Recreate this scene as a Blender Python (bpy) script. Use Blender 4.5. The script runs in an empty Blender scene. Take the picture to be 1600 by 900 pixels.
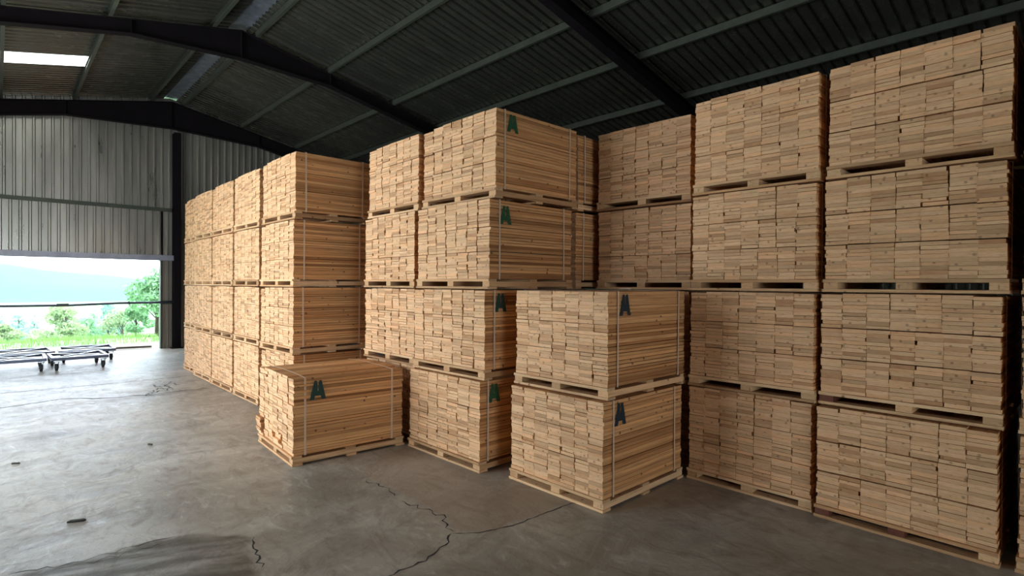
import bpy, bmesh, math, random
import numpy as np
from mathutils import Vector, Matrix, noise

random.seed(11)
RNG = np.random.default_rng(5)
scene = bpy.context.scene
COL = scene.collection

# ------------------------------------------------------------------ camera, sky, exposure
CAM_YAW, CAM_PITCH, CAM_ROLL, CAM_H, CAM_F = -0.81802, -0.006294, 0.005257, 1.743, 860.8
cam_data = bpy.data.cameras.new('camera')
cam = bpy.data.objects.new('camera', cam_data)
COL.objects.link(cam)
cam_data.sensor_width = 36.0
cam_data.lens = CAM_F / 1600 * 36.0
cam_data.clip_start, cam_data.clip_end = 0.05, 4000
fw = Vector((math.sin(CAM_YAW) * math.cos(CAM_PITCH), math.cos(CAM_YAW) * math.cos(CAM_PITCH), math.sin(CAM_PITCH)))
rt = Vector((math.cos(CAM_YAW), -math.sin(CAM_YAW), 0))
up = rt.cross(fw)
r2 = math.cos(CAM_ROLL) * rt + math.sin(CAM_ROLL) * up
u2 = math.cos(CAM_ROLL) * up - math.sin(CAM_ROLL) * rt
m = Matrix((r2, u2, -fw)).transposed().to_4x4()
m.translation = Vector((0, 0, CAM_H))
cam.matrix_world = m
scene.camera = cam

SKY_COLOR, SKY_STRENGTH, EXPOSURE = (0.73, 0.865, 1.0), 1.0, 3.45
world = bpy.data.worlds.new('overcast_sky')
scene.world = world
world.use_nodes = True
bg = world.node_tree.nodes['Background']
bg.inputs['Color'].default_value = (*SKY_COLOR, 1)
bg.inputs['Strength'].default_value = SKY_STRENGTH
scene.view_settings.view_transform = 'Standard'
scene.view_settings.look = 'None'
scene.view_settings.gamma = 1.0
scene.view_settings.use_curve_mapping = False
scene.view_settings.exposure = EXPOSURE

# building: x runs along the shed, y across it, ridge along x
X0, X1 = -17.05, 9.0             # far gable, near gable
YL, YR = -2.75, 11.6              # eaves
RIDGE_Y, RIDGE_Z, SLOPE = 3.4, 6.65, 0.21
DOOR_Y0, DOOR_Y1, DOOR_Z = -2.3, 3.20, 2.35       # the doorway in the far gable
SIDE_X0, SIDE_X1, SIDE_Z = -11.0, -4.6, 3.3       # open bay in the side wall left of the camera
BACK_Y0, BACK_Y1, BACK_Z = -2.2, 1.6, 3.4
def roof_z(y): return RIDGE_Z - SLOPE * abs(y - RIDGE_Y)

# daylight portals in the openings (they only guide sampling of the sky)
def portal(name, loc, normal, sx, sy):
    d = bpy.data.lights.new(name, 'AREA'); d.shape = 'RECTANGLE'; d.size, d.size_y = sx, sy
    d.cycles.is_portal = True
    o = bpy.data.objects.new(name, d); COL.objects.link(o)
    o.location = loc
    o.rotation_euler = Vector(normal).to_track_quat('-Z', 'Z').to_euler()
portal('far_door_portal', (X0 - .1, (DOOR_Y0 + DOOR_Y1) / 2, DOOR_Z / 2), (1, 0, 0), DOOR_Y1 - DOOR_Y0, DOOR_Z)
portal('side_bay_portal', ((SIDE_X0 + SIDE_X1) / 2, YL - .1, SIDE_Z / 2), (0, 1, 0), SIDE_X1 - SIDE_X0, SIDE_Z)
portal('back_door_portal', (X1 + .1, (BACK_Y0 + BACK_Y1) / 2, BACK_Z / 2), (-1, 0, 0), BACK_Y1 - BACK_Y0, BACK_Z)

# ------------------------------------------------------------------ helpers
def link(o, parent=None):
    COL.objects.link(o)
    if parent is not None: o.parent = parent
    return o
def tag(o, label=None, cat=None, group=None, kind=None):
    if label: o['label'] = label
    if cat: o['category'] = cat
    if group: o['group'] = group
    if kind: o['kind'] = kind
    return o
def empty(name, loc=(0, 0, 0), rz=0.0):
    o = bpy.data.objects.new(name, None); o.empty_display_size = .2
    o.location = loc; o.rotation_euler = (0, 0, rz)
    return link(o)
class MB:
    def __init__(s): s.v, s.f, s.attr = [], [], []
    def add(s, verts, faces):
        n = len(s.v); s.v.extend([tuple(p) for p in verts]); s.f.extend([tuple(i + n for i in f) for f in faces])
    def box(s, lo, hi):
        x0, y0, z0 = lo; x1, y1, z1 = hi
        s.add([(x0,y0,z0),(x1,y0,z0),(x1,y1,z0),(x0,y1,z0),(x0,y0,z1),(x1,y0,z1),(x1,y1,z1),(x0,y1,z1)],
              [(0,3,2,1),(4,5,6,7),(0,1,5,4),(1,2,6,5),(2,3,7,6),(3,0,4,7)])
    def prism(s, poly, axis, a, b):
        """polygon (in the two other axes) extruded along axis 0/1/2 from a to b"""
        def P(p, t):
            q = list(p); q.insert(axis, t); return tuple(q)
        n = len(poly)
        s.add([P(p, a) for p in poly] + [P(p, b) for p in poly],
              [tuple(range(n - 1, -1, -1)), tuple(range(n, 2 * n))] + [(i, (i + 1) % n, n + (i + 1) % n, n + i) for i in range(n)])
    def bar(s, p, q, w, h, upv=(0, 0, 1)):
        p, q = Vector(p), Vector(q); d = (q - p).normalized(); u = Vector(upv)
        sd = d.cross(u).normalized(); u = sd.cross(d)
        c = [sd * (a * w / 2) + u * (b * h / 2) for a, b in ((-1,-1),(1,-1),(1,1),(-1,1))]
        s.add([p + k for k in c] + [q + k for k in c], [(3,2,1,0),(4,5,6,7)] + [(i,(i+1)%4,4+(i+1)%4,4+i) for i in range(4)])
    def tube(s, pts, r, n=8):
        pts = [Vector(p) for p in pts]; rings = []
        for i, p in enumerate(pts):
            d = (pts[min(i + 1, len(pts) - 1)] - pts[max(i - 1, 0)]).normalized()
            a = d.cross(Vector((0, 0, 1)) if abs(d.z) < .9 else Vector((1, 0, 0))).normalized(); b = d.cross(a)
            rr = r[i] if isinstance(r, (list, tuple)) else r
            rings.append([p + a * (rr * math.cos(2*math.pi*k/n)) + b * (rr * math.sin(2*math.pi*k/n)) for k in range(n)])
        v = [q for g in rings for q in g]; f = []
        for i in range(len(pts) - 1):
            for k in range(n):
                f.append((i*n+k, i*n+(k+1)%n, (i+1)*n+(k+1)%n, (i+1)*n+k))
        f.append(tuple(range(n - 1, -1, -1))); f.append(tuple((len(pts)-1)*n + k for k in range(n)))
        s.add(v, f)
    def mesh(s, name, mat, smooth=False):
        me = bpy.data.meshes.new(name); me.from_pydata(s.v, [], s.f)
        bm = bmesh.new(); bm.from_mesh(me); bmesh.ops.recalc_face_normals(bm, faces=bm.faces); bm.to_mesh(me); bm.free()
        if mat: me.materials.append(mat)
        if smooth: me.shade_smooth()
        return me
    def build(s, name, mat, parent=None, smooth=False):
        return link(bpy.data.objects.new(name, s.mesh(name, mat, smooth)), parent)

# ------------------------------------------------------------------ node materials
def new_mat(name):
    mt = bpy.data.materials.new(name); mt.use_nodes = True
    nt = mt.node_tree; return mt, nt, nt.nodes['Principled BSDF']
def N(nt, t, **kw):
    n = nt.nodes.new(t)
    for k, v in kw.items():
        if k in n.inputs: n.inputs[k].default_value = v
        else: setattr(n, k, v)
    return n
def ramp(nt, fac, stops):
    r = nt.nodes.new('ShaderNodeValToRGB'); e = r.color_ramp.elements
    while len(e) < len(stops): e.new(.5)
    for el, (p, c) in zip(e, stops):
        el.position = p; el.color = (*c, 1) if len(c) == 3 else c
    nt.links.new(fac, r.inputs['Fac']); return r.outputs['Color']
def mix(nt, fac, a, b, mode='MIX'):
    n = nt.nodes.new('ShaderNodeMix'); n.data_type = 'RGBA'; n.blend_type = mode
    for sock, v in ((n.inputs['Factor'], fac), (n.inputs['A'], a), (n.inputs['B'], b)):
        if sock.name == 'Factor': sock = n.inputs[0]
        if hasattr(v, 'is_linked'): nt.links.new(v, sock)
        elif isinstance(v, (int, float)): sock.default_value = v
        else: sock.default_value = (*v, 1)
    return n.outputs['Result']
def mixc(nt, fac, a, b, mode='MIX'):
    n = nt.nodes.new('ShaderNodeMix'); n.data_type = 'RGBA'; n.blend_type = mode
    for sock, v in ((n.inputs[0], fac), (n.inputs[6], a), (n.inputs[7], b)):
        if hasattr(v, 'is_linked'): nt.links.new(v, sock)
        elif isinstance(v, (int, float)): sock.default_value = v
        else: sock.default_value = (*v, 1)
    return n.outputs[2]
def math_(nt, op, a, b=None, clamp=False):
    n = nt.nodes.new('ShaderNodeMath'); n.operation = op; n.use_clamp = clamp
    for i, v in enumerate((a, b)):
        if v is None: continue
        if hasattr(v, 'is_linked'): nt.links.new(v, n.inputs[i])
        else: n.inputs[i].default_value = v
    return n.outputs[0]

def wood_material(name, end_light, end_dark, side_light, side_dark):
    """sawn pine; reads the board's own coordinates (attribute 'ucoord', -0.5..0.5) and 'rnd'"""
    mt, nt, bs = new_mat(name); L = nt.links
    uc = N(nt, 'ShaderNodeAttribute', attribute_name='ucoord'); ra = N(nt, 'ShaderNodeAttribute', attribute_name='rnd')
    oi = N(nt, 'ShaderNodeObjectInfo')
    rnd = math_(nt, 'FRACT', math_(nt, 'ADD', ra.outputs['Fac'], oi.outputs['Random']))
    sep = N(nt, 'ShaderNodeSeparateXYZ'); L.new(uc.outputs['Vector'], sep.inputs[0])
    is_end = math_(nt, 'GREATER_THAN', math_(nt, 'ABSOLUTE', sep.outputs['Y']), .4992)
    w = math_(nt, 'MULTIPLY', rnd, 57.3)
    def nz(scale3, detail, rough=.6):
        vm = N(nt, 'ShaderNodeVectorMath', operation='MULTIPLY'); vm.inputs[1].default_value = scale3
        L.new(uc.outputs['Vector'], vm.inputs[0])
        n = N(nt, 'ShaderNodeTexNoise', noise_dimensions='4D', Scale=1.0, Detail=detail, Roughness=rough)
        L.new(vm.outputs[0], n.inputs['Vector']); L.new(w, n.inputs['W']); return n.outputs['Fac']
    grain = nz((6, 2.4, 2.2), 5)
    rings = nz((2.6, .3, 5.5), 4, .7)
    saw = nz((9, .5, 12), 2)
    side = ramp(nt, grain, [(.34, side_dark), (.50, side_light), (.66, tuple(c * 1.08 for c in side_light))])
    r5 = math_(nt, 'FRACT', math_(nt, 'MULTIPLY', rnd, 29.3))
    side = mixc(nt, 1.0, side, ramp(nt, r5, [(0, (.55, .48, .42)), (.15, (.80, .74, .68)), (.45, (1, 1, 1)), (1, (1.12, 1.12, 1.10))]), 'MULTIPLY')
    end = ramp(nt, rings, [(.30, end_dark), (.5, end_light), (.72, tuple(c * 1.06 for c in end_light))])
    end = mixc(nt, math_(nt, 'MULTIPLY', saw, .22), end, end_dark)
    # knots: sparse dark spots along the long faces and, more rarely, on ends
    cv = N(nt, 'ShaderNodeCombineXYZ')
    L.new(math_(nt, 'ADD', math_(nt, 'MULTIPLY', sep.outputs['Y'], 6.4), math_(nt, 'MULTIPLY', rnd, 91.7)), cv.inputs[0])
    L.new(math_(nt, 'ADD', math_(nt, 'ADD', math_(nt, 'MULTIPLY', sep.outputs['Z'], .16), math_(nt, 'MULTIPLY', sep.outputs['X'], .86)), math_(nt, 'MULTIPLY', rnd, 37.1)), cv.inputs[1])
    vo = N(nt, 'ShaderNodeTexVoronoi', voronoi_dimensions='2D', Scale=1.0); L.new(cv.outputs[0], vo.inputs['Vector'])
    kn = ramp(nt, vo.outputs['Distance'], [(.045, (1, 1, 1)), (.085, (0, 0, 0))])
    csep = N(nt, 'ShaderNodeSeparateColor'); L.new(vo.outputs['Color'], csep.inputs[0])
    kn = math_(nt, 'MULTIPLY', kn, math_(nt, 'GREATER_THAN', csep.outputs[0], .62))
    side = mixc(nt, math_(nt, 'MULTIPLY', kn, .8), side, (.10, .045, .018))
    cv2 = N(nt, 'ShaderNodeCombineXYZ')
    L.new(math_(nt, 'ADD', math_(nt, 'MULTIPLY', sep.outputs['X'], 1.6), math_(nt, 'MULTIPLY', rnd, 71.3)), cv2.inputs[0])
    L.new(math_(nt, 'ADD', math_(nt, 'MULTIPLY', sep.outputs['Z'], .30), math_(nt, 'MULTIPLY', rnd, 23.9)), cv2.inputs[1])
    vo2 = N(nt, 'ShaderNodeTexVoronoi', voronoi_dimensions='2D', Scale=1.0); L.new(cv2.outputs[0], vo2.inputs['Vector'])
    kn2 = ramp(nt, vo2.outputs['Distance'], [(.06, (1, 1, 1)), (.13, (0, 0, 0))])
    c2 = N(nt, 'ShaderNodeSeparateColor'); L.new(vo2.outputs['Color'], c2.inputs[0]); kn2 = math_(nt, 'MULTIPLY', kn2, math_(nt, 'GREATER_THAN', c2.outputs[0], .55))
    end = mixc(nt, math_(nt, 'MULTIPLY', kn2, .55), end, (.16, .075, .035))
    col = mixc(nt, is_end, side, end)
    r3 = math_(nt, 'FRACT', math_(nt, 'MULTIPLY', rnd, 13.7)); r4 = math_(nt, 'FRACT', math_(nt, 'MULTIPLY', rnd, 7.31))
    tone = ramp(nt, r3, [(0, (.66, .60, .55)), (.15, (.84, .82, .80)), (.5, (1, 1, 1)), (1, (1.12, 1.13, 1.15))])
    tint = ramp(nt, r4, [(0, (1.04, .95, .88)), (.5, (1, 1, 1)), (1, (1.0, 1.0, 1.02))])
    col = mixc(nt, 1.0, mixc(nt, 1.0, col, tone, 'MULTIPLY'), tint, 'MULTIPLY')
    L.new(col, bs.inputs['Base Color'])
    bs.inputs['Roughness'].default_value = .72
    bs.inputs['Specular IOR Level'].default_value = .25
    bp = N(nt, 'ShaderNodeBump', Strength=.35, Distance=.004); L.new(grain, bp.inputs['Height']); L.new(bp.outputs[0], bs.inputs['Normal'])
    return mt
PINE = wood_material('sawn_pine', (.76, .450, .232), (.53, .28, .13), (.68, .35, .142), (.45, .212, .083))
PALLET = wood_material('pallet_pine', (.68, .41, .205), (.45, .25, .115), (.70, .43, .22), (.48, .26, .12))
REDWOOD = wood_material('reddish_block', (.20, .075, .045), (.12, .04, .025), (.22, .085, .05), (.14, .05, .03))

def metal(name, col, rough, metallic, var=.15, scale=3.0, streak=(1, 1, 1)):
    mt, nt, bs = new_mat(name); L = nt.links
    tc = N(nt, 'ShaderNodeTexCoord'); mp = N(nt, 'ShaderNodeMapping'); mp.inputs['Scale'].default_value = streak
    L.new(tc.outputs['Object'], mp.inputs[0])
    n = N(nt, 'ShaderNodeTexNoise', Scale=scale, Detail=6.0, Roughness=.65); L.new(mp.outputs[0], n.inputs['Vector'])
    L.new(ramp(nt, n.outputs['Fac'], [(.3, tuple(c * (1 - var) for c in col)), (.55, col), (.75, tuple(min(1, c * (1 + var)) for c in col))]), bs.inputs['Base Color'])
    bs.inputs['Metallic'].default_value = metallic
    L.new(math_(nt, 'ADD', math_(nt, 'MULTIPLY', n.outputs['Fac'], .2), rough - .1), bs.inputs['Roughness'])
    return mt
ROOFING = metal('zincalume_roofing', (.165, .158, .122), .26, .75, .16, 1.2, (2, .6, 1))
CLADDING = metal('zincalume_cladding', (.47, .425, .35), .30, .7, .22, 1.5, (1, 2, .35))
GALV = metal('galvanised_steel', (.24, .255, .27), .42, .6, .45, 7)
PURLIN = metal('purlin_steel', (.088, .09, .064), .5, .45, .2, 5)
PAINTED = metal('dark_painted_steel', (.010, .0065, .007), .75, .0, .25, 4)
PAINTED.node_tree.nodes['Principled BSDF'].inputs['Specular IOR Level'].default_value = .12
DOLLY = metal('slate_painted_steel', (.10, .11, .15), .34, .35, .3, 8)
RUBBER = metal('castor_rubber', (.02, .019, .018), .7, 0, .2, 20)
STEEL_DARK = metal('castor_steel', (.08, .075, .07), .45, .7, .3, 12)
PIPE = metal('barrier_pipe_paint', (.09, .095, .12), .4, .3, .2, 6)
STRAP = metal('white_strapping', (.70, .49, .32), .4, 0, .05, 30)

def spray_paint(name, col):
    mt, nt, bs = new_mat(name); L = nt.links
    tc = N(nt, 'ShaderNodeTexCoord')
    n = N(nt, 'ShaderNodeTexNoise', Scale=60.0, Detail=4.0); L.new(tc.outputs['Object'], n.inputs['Vector'])
    L.new(ramp(nt, n.outputs['Fac'], [(.3, tuple(c * .6 for c in col)), (.7, tuple(c * 1.3 for c in col))]), bs.inputs['Base Color'])
    bs.inputs['Roughness'].default_value = .7
    return mt
GREEN_DARK = spray_paint('bottle_green_spray', (.012, .045, .028))
GREEN_BRIGHT = spray_paint('leaf_green_spray', (.018, .085, .028))
GREEN_NAVY = spray_paint('blue_black_spray', (.011, .022, .028))
def overspray_material(name, col):
    mt, nt, bs = new_mat(name); L = nt.links
    tc = N(nt, 'ShaderNodeTexCoord'); n = N(nt, 'ShaderNodeTexNoise', Scale=90.0, Detail=5.0); L.new(tc.outputs['Object'], n.inputs['Vector'])
    at = N(nt, 'ShaderNodeAttribute', attribute_name='fade')
    bs.inputs['Base Color'].default_value = (*col, 1)
    L.new(math_(nt, 'MULTIPLY', at.outputs['Fac'], ramp(nt, n.outputs['Fac'], [(.35, (.1, .1, .1)), (.7, (1, 1, 1))])), bs.inputs['Alpha'])
    return mt
MIST_GREEN = overspray_material('green_overspray', (.03, .11, .04))
MIST_DARK = overspray_material('grey_green_overspray', (.035, .06, .045))

def plain(name, col, rough=.8, var=.25, scale=6.0):
    return metal(name, col, rough, 0, var, scale)

# ------------------------------------------------------------------ floor
FX0, FX1, FY0, FY1 = X0 - .0, X1, YL, YR
def fbm(P, seed=0):
    return np.array([noise.fractal(Vector((p[0], p[1], seed)), 1.0, 2.0, 5) for p in P])
def seg_dist(P, poly):
    d = np.full(len(P), 1e9)
    for a, b in zip(poly[:-1], poly[1:]):
        a, b = np.array(a), np.array(b); ab = b - a
        t = np.clip(((P - a) @ ab) / (ab @ ab), 0, 1)
        d = np.minimum(d, np.linalg.norm(P - (a + t[:, None] * ab), axis=1))
    return d
def inside(P, poly):
    r = np.zeros(len(P), bool); n = len(poly)
    for i in range(n):
        (x0, y0), (x1, y1) = poly[i], poly[(i + 1) % n]
        c = ((y0 > P[:, 1]) != (y1 > P[:, 1])) & (P[:, 0] < (x1 - x0) * (P[:, 1] - y0) / (y1 - y0 + 1e-12) + x0)
        r ^= c
    return r
def smooth(a, b, x):
    t = np.clip((x - a) / (b - a), 0, 1); return t * t * (3 - 2 * t)
def signed(P, poly):
    d = seg_dist(P, list(poly) + [poly[0]]); return np.where(inside(P, poly), d, -d)

def build_floor():
    xs = np.concatenate([np.arange(FX0, -12, .12), np.arange(-12, -6, .06), np.arange(-6, -1.0, .03), np.arange(-1.0, FX1 + .01, .5)])
    xs[-1] = FX1
    ys = np.concatenate([np.arange(FY0, -.4, .4), np.arange(-.4, 4.6, .04), np.arange(4.6, FY1 + .01, .5)]); ys[-1] = FY1
    nx, ny = len(xs), len(ys)
    P = np.array([(x, y) for x in xs for y in ys])
    f = [(i*ny+j, (i+1)*ny+j, (i+1)*ny+j+1, i*ny+j+1) for i in range(nx-1) for j in range(ny-1)]
    me = bpy.data.meshes.new('floor'); me.from_pydata([(x, y, 0) for x, y in P], [], f)
    near = (P[:, 1] > -.6) & (P[:, 1] < 4.8)
    n1 = np.zeros(len(P)); n2 = np.zeros(len(P)); n3 = np.zeros(len(P))
    Q = P[near]
    n1[near] = fbm(Q * 1.1, 1); n2[near] = fbm(Q * np.array([2.2, .8]) , 7); n3[near] = fbm(Q * 4.5, 3)
    W = P + np.stack([n3, n1], 1) * .07
    wet_poly = [(-4.62,-.7),(-4.40,.07),(-4.36,.31),(-4.34,.56),(-4.35,.78),(-4.34,.89),(-4.28,.99),(-4.2,1.11),(-4.09,1.24),(-3.95,1.28),(-3.7,1.19),(-3.45,1.16),(-2.9,1.0),(-2.0,.2),(-2.0,-.7)]
    n4 = np.zeros(len(P)); u = np.stack([(Q[:, 0] * .9 - Q[:, 1] * .42) * 9, (Q[:, 0] * .42 + Q[:, 1] * .9) * 1.6], 1); n4[near] = fbm(u, 11)
    wet = smooth(-.015, .03, signed(W, wet_poly)) * np.clip(0.8 + .9 * n4, .15, 1)
    wet = np.maximum(wet, .8 * smooth(.30, .0, np.hypot((W[:, 0] + 8.16) / 1.0, (W[:, 1] - .45) / 1.3) - .05))
    wet = np.maximum(wet, .5 * smooth(.18, 0, seg_dist(W, [(-10.0, 1.2), (-10.05, 2.5)])))
    slab = [(-2.60,3.6),(-2.87,3.35),(-2.88,3.04),(-2.89,2.72),(-2.96,2.47),(-3.08,2.33),(-3.37,2.45),(-3.66,2.41),(-3.82,2.38),(-4.12,2.42),(-4.44,2.40),(-4.72,2.47),(-5.1,3.2),(-3.6,4.6)]
    brown = smooth(-.02, .05, signed(W, slab))
    for nm, a in (('wet', wet), ('brown', brown)):
        at = me.attributes.new(nm, 'FLOAT', 'POINT'); at.data.foreach_set('value', np.clip(a, 0, 1).astype(np.float32))
    mt, nt, bs = new_mat('worn_concrete'); L = nt.links
    tc = N(nt, 'ShaderNodeTexCoord')
    def nz(sc, det, stretch=(1, 1, 1), rough=.6, dist=0.0):
        mp = N(nt, 'ShaderNodeMapping'); mp.inputs['Scale'].default_value = stretch; L.new(tc.outputs['Object'], mp.inputs[0])
        n = N(nt, 'ShaderNodeTexNoise', Scale=sc, Detail=det, Roughness=rough, Distortion=dist); L.new(mp.outputs[0], n.inputs['Vector']); return n.outputs['Fac']
    big = nz(.55, 6, rough=.55); mid = nz(1.6, 8, (1.5, .7, 1), .62, .8); fine = nz(30, 5); grit = nz(130, 3)
    col = ramp(nt, big, [(.3, (.27, .225, .163)), (.5, (.42, .366, .29)), (.7, (.56, .51, .445))])
    col = mixc(nt, ramp(nt, mid, [(.40, (0, 0, 0)), (.60, (1, 1, 1))]), mixc(nt, .6, col, (.17, .14, .105)), col)
    col = mixc(nt, math_(nt, 'MULTIPLY', fine, .35), col, (.20, .185, .15))
    smear = nz(3.2, 10, (.8, 1.7, 1), .68, 1.6); blot = nz(7.0, 6, (1, 1, 1), .7, .4)
    col = mixc(nt, ramp(nt, smear, [(.50, (0, 0, 0)), (.68, (.62, .62, .62))]), col, (.145, .11, .075))
    col = mixc(nt, ramp(nt, smear, [(.30, (.55, .55, .55)), (.42, (0, 0, 0))]), col, (.56, .51, .455))
    col = mixc(nt, ramp(nt, blot, [(.60, (0, 0, 0)), (.74, (.55, .55, .55))]), col, (.13, .10, .066))
    ab = N(nt, 'ShaderNodeAttribute', attribute_name='brown'); aw = N(nt, 'ShaderNodeAttribute', attribute_name='wet')
    col = mixc(nt, math_(nt, 'MULTIPLY', ab.outputs['Fac'], .6), col, (.30, .215, .145))
    col = mixc(nt, math_(nt, 'MULTIPLY', aw.outputs['Fac'], .85), col, (.075, .060, .036))
    L.new(col, bs.inputs['Base Color'])
    rg = math_(nt, 'ADD', math_(nt, 'ADD', math_(nt, 'MULTIPLY', mid, .3), math_(nt, 'MULTIPLY', smear, .28)), .17)
    rg = math_(nt, 'ADD', rg, math_(nt, 'MULTIPLY', ab.outputs['Fac'], .08))
    L.new(rg, bs.inputs['Roughness'])
    L.new(math_(nt, 'SUBTRACT', .5, math_(nt, 'MULTIPLY', aw.outputs['Fac'], .38)), bs.inputs['Specular IOR Level'])
    h = math_(nt, 'ADD', math_(nt, 'MULTIPLY', mid, 1.0), math_(nt, 'ADD', math_(nt, 'MULTIPLY', fine, .12), math_(nt, 'MULTIPLY', grit, .05)))
    bp = N(nt, 'ShaderNodeBump', Strength=.8, Distance=.02); L.new(h, bp.inputs['Height']); L.new(bp.outputs[0], bs.inputs['Normal'])
    me.materials.append(mt)
    fl = link(bpy.data.objects.new('floor', me)); tag(fl, kind='structure')
    slabm = MB(); slabm.box((FX0, FY0, -.25), (FX1, FY1, -.01)); slabm.build('floor_base', mt, fl)
    # cracks and joints: jagged thin strips
    crackm = plain('crack_dirt', (.022, .019, .016), .95, .2)
    def crack(pts, w, jag, name='crack', step=.04):
        out = []
        for a, b in zip(pts[:-1], pts[1:]):
            a, b = Vector(a), Vector(b); n = max(2, int((b - a).length / step)); d = (b - a).normalized(); s = Vector((-d.y, d.x))
            for i in range(n):
                out.append((a.lerp(b, i / n) + s * random.uniform(-jag, jag), s))
        out.append((Vector(pts[-1]), out[-1][1]))
        v = []; 
        for i, (p, s) in enumerate(out):
            ww = w * random.uniform(.25, 1.0) * (1 if 0 < i < len(out) - 1 else .2)
            v += [(p.x - s.x*ww, p.y - s.y*ww, .0012), (p.x + s.x*ww, p.y + s.y*ww, .0012)]
        mb = MB(); mb.add(v, [(2*i, 2*i+2, 2*i+3, 2*i+1) for i in range(len(out) - 1)]); mb.build(name, crackm, fl)
    crack([(-2.75,3.5),(-2.87,3.35),(-2.88,3.04),(-2.89,2.72),(-2.96,2.47),(-3.08,2.33)], .007, .006, 'joint')
    crack([(-3.08,2.33),(-2.96,2.15),(-2.91,2.06),(-2.89,1.93),(-2.89,1.74),(-2.80,1.5)], .008, .02)
    crack([(-3.10,2.34),(-3.37,2.45),(-3.66,2.41),(-3.82,2.38)], .008, .03)
    crack([(-3.95,2.37),(-4.12,2.42),(-4.44,2.40)], .007, .03)
    crack([(-11.75,-1.5),(-11.72,.05),(-11.67,.82),(-11.62,1.69),(-11.68,2.7)], .014, .012, 'joint', .1)
    crack([(-10.35,-1.2),(-10.4,.04),(-10.56,.7),(-10.26,1.17),(-10.12,1.69),(-10.09,2.6)], .02, .05, 'crack', .1)
    for k in range(6):
        x, y = random.uniform(-11.5, -10.4), random.uniform(1.85, 2.25)
        crack([(x, y), (x + random.uniform(.1, .5), y + random.uniform(-.2, .2)), (x + random.uniform(.4, .8), y + random.uniform(-.2, .2))], .018, .06, 'crack', .05)
    # ragged rim of the damp patch
    rim = [(-4.42,.05),(-4.36,.31),(-4.34,.56),(-4.35,.78),(-4.33,.9)]
    crack(rim, .006, .03); crack([(x + .07, y + .05) for x, y in rim[1:4]], .005, .035)
    crack([(-3.95,1.30),(-3.7,1.22),(-3.5,1.19)], .008, .02)
    return fl
floor = build_floor()

# ------------------------------------------------------------------ cladding profile
PITCH, SHEET = .1715, .686
def profile(width, depth, n=None):
    pts = []; k = int(round(width / PITCH))
    for i in range(k):
        o = i * PITCH
        pts += [(o, 0), (o + .105, 0), (o + .122, depth), (o + .154, depth)]
    pts.append((k * PITCH, 0)); return pts
def sheet_mesh(name, place, mat, depth=.040, ends=((0, 0), (1, 1)), width=SHEET, t=.0012):
    """ribbed sheet: place(u, d, s) -> point; u across the ribs, d proud of the pan, s 0..1 along the sheet"""
    pf = profile(width, depth); n = len(pf); mb = MB()
    v = [place(u, d, 0) for u, d in pf] + [place(u, d, 1) for u, d in pf]
    v += [place(u, d + t, 0) for u, d in pf] + [place(u, d + t, 1) for u, d in pf]
    f = [(i, i+1, n+i+1, n+i) for i in range(n-1)] + [(2*n+i, 3*n+i, 3*n+i+1, 2*n+i+1) for i in range(n-1)]
    mb.add(v, f)
    me = bpy.data.meshes.new(name); me.from_pydata(mb.v, [], mb.f); me.materials.append(mat); return me

# ------------------------------------------------------------------ roof
ceiling = tag(empty('ceiling'), kind='structure')
sky_mt, nt_, bs_ = new_mat('translucent_roof_sheet')
tr = N(nt_, 'ShaderNodeBsdfTranslucent', Color=(.86, .84, .78, 1)); gl = N(nt_, 'ShaderNodeBsdfTransparent', Color=(.8, .78, .74, 1)); mx = N(nt_, 'ShaderNodeMixShader'); mx.inputs[0].default_value = .25
nt_.links.new(tr.outputs[0], mx.inputs[1]); nt_.links.new(gl.outputs[0], mx.inputs[2]); nt_.links.new(mx.outputs[0], nt_.nodes['Material Output'].inputs['Surface'])
GAP = .16
def slope_place(side, y0, y1):
    def pl(u, d, s):
        y = y0 + (y1 - y0) * s; return (u, y, roof_z(y) + d)
    return pl
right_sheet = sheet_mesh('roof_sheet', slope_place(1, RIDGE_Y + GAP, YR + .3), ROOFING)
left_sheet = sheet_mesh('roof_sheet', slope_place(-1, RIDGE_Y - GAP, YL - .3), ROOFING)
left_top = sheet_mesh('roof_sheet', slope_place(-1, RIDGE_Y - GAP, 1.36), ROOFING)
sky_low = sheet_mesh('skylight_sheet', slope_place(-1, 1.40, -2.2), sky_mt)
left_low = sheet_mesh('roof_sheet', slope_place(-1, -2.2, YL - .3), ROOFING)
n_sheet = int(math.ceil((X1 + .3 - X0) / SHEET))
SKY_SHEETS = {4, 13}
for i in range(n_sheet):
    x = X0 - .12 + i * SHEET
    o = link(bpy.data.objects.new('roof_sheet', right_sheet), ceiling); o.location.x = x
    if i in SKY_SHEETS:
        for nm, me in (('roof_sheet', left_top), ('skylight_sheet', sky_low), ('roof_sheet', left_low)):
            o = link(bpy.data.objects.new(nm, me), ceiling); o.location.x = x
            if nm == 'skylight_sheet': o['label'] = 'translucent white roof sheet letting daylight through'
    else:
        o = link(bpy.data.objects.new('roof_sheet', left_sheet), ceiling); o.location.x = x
mb = MB()
mb.prism([(RIDGE_Y - .34, roof_z(RIDGE_Y - .34) + .045), (RIDGE_Y - .1, RIDGE_Z + .02), (RIDGE_Y + .1, RIDGE_Z + .02), (RIDGE_Y + .34, roof_z(RIDGE_Y + .34) + .045),
          (RIDGE_Y + .34, roof_z(RIDGE_Y + .34) + .05), (RIDGE_Y, RIDGE_Z + .07), (RIDGE_Y - .34, roof_z(RIDGE_Y - .34) + .05)], 0, X0 - .12, X1 + .2)
o = mb.build('ridge_cap', GALV, ceiling); o['label'] = 'bluish galvanised ridge capping'
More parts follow.
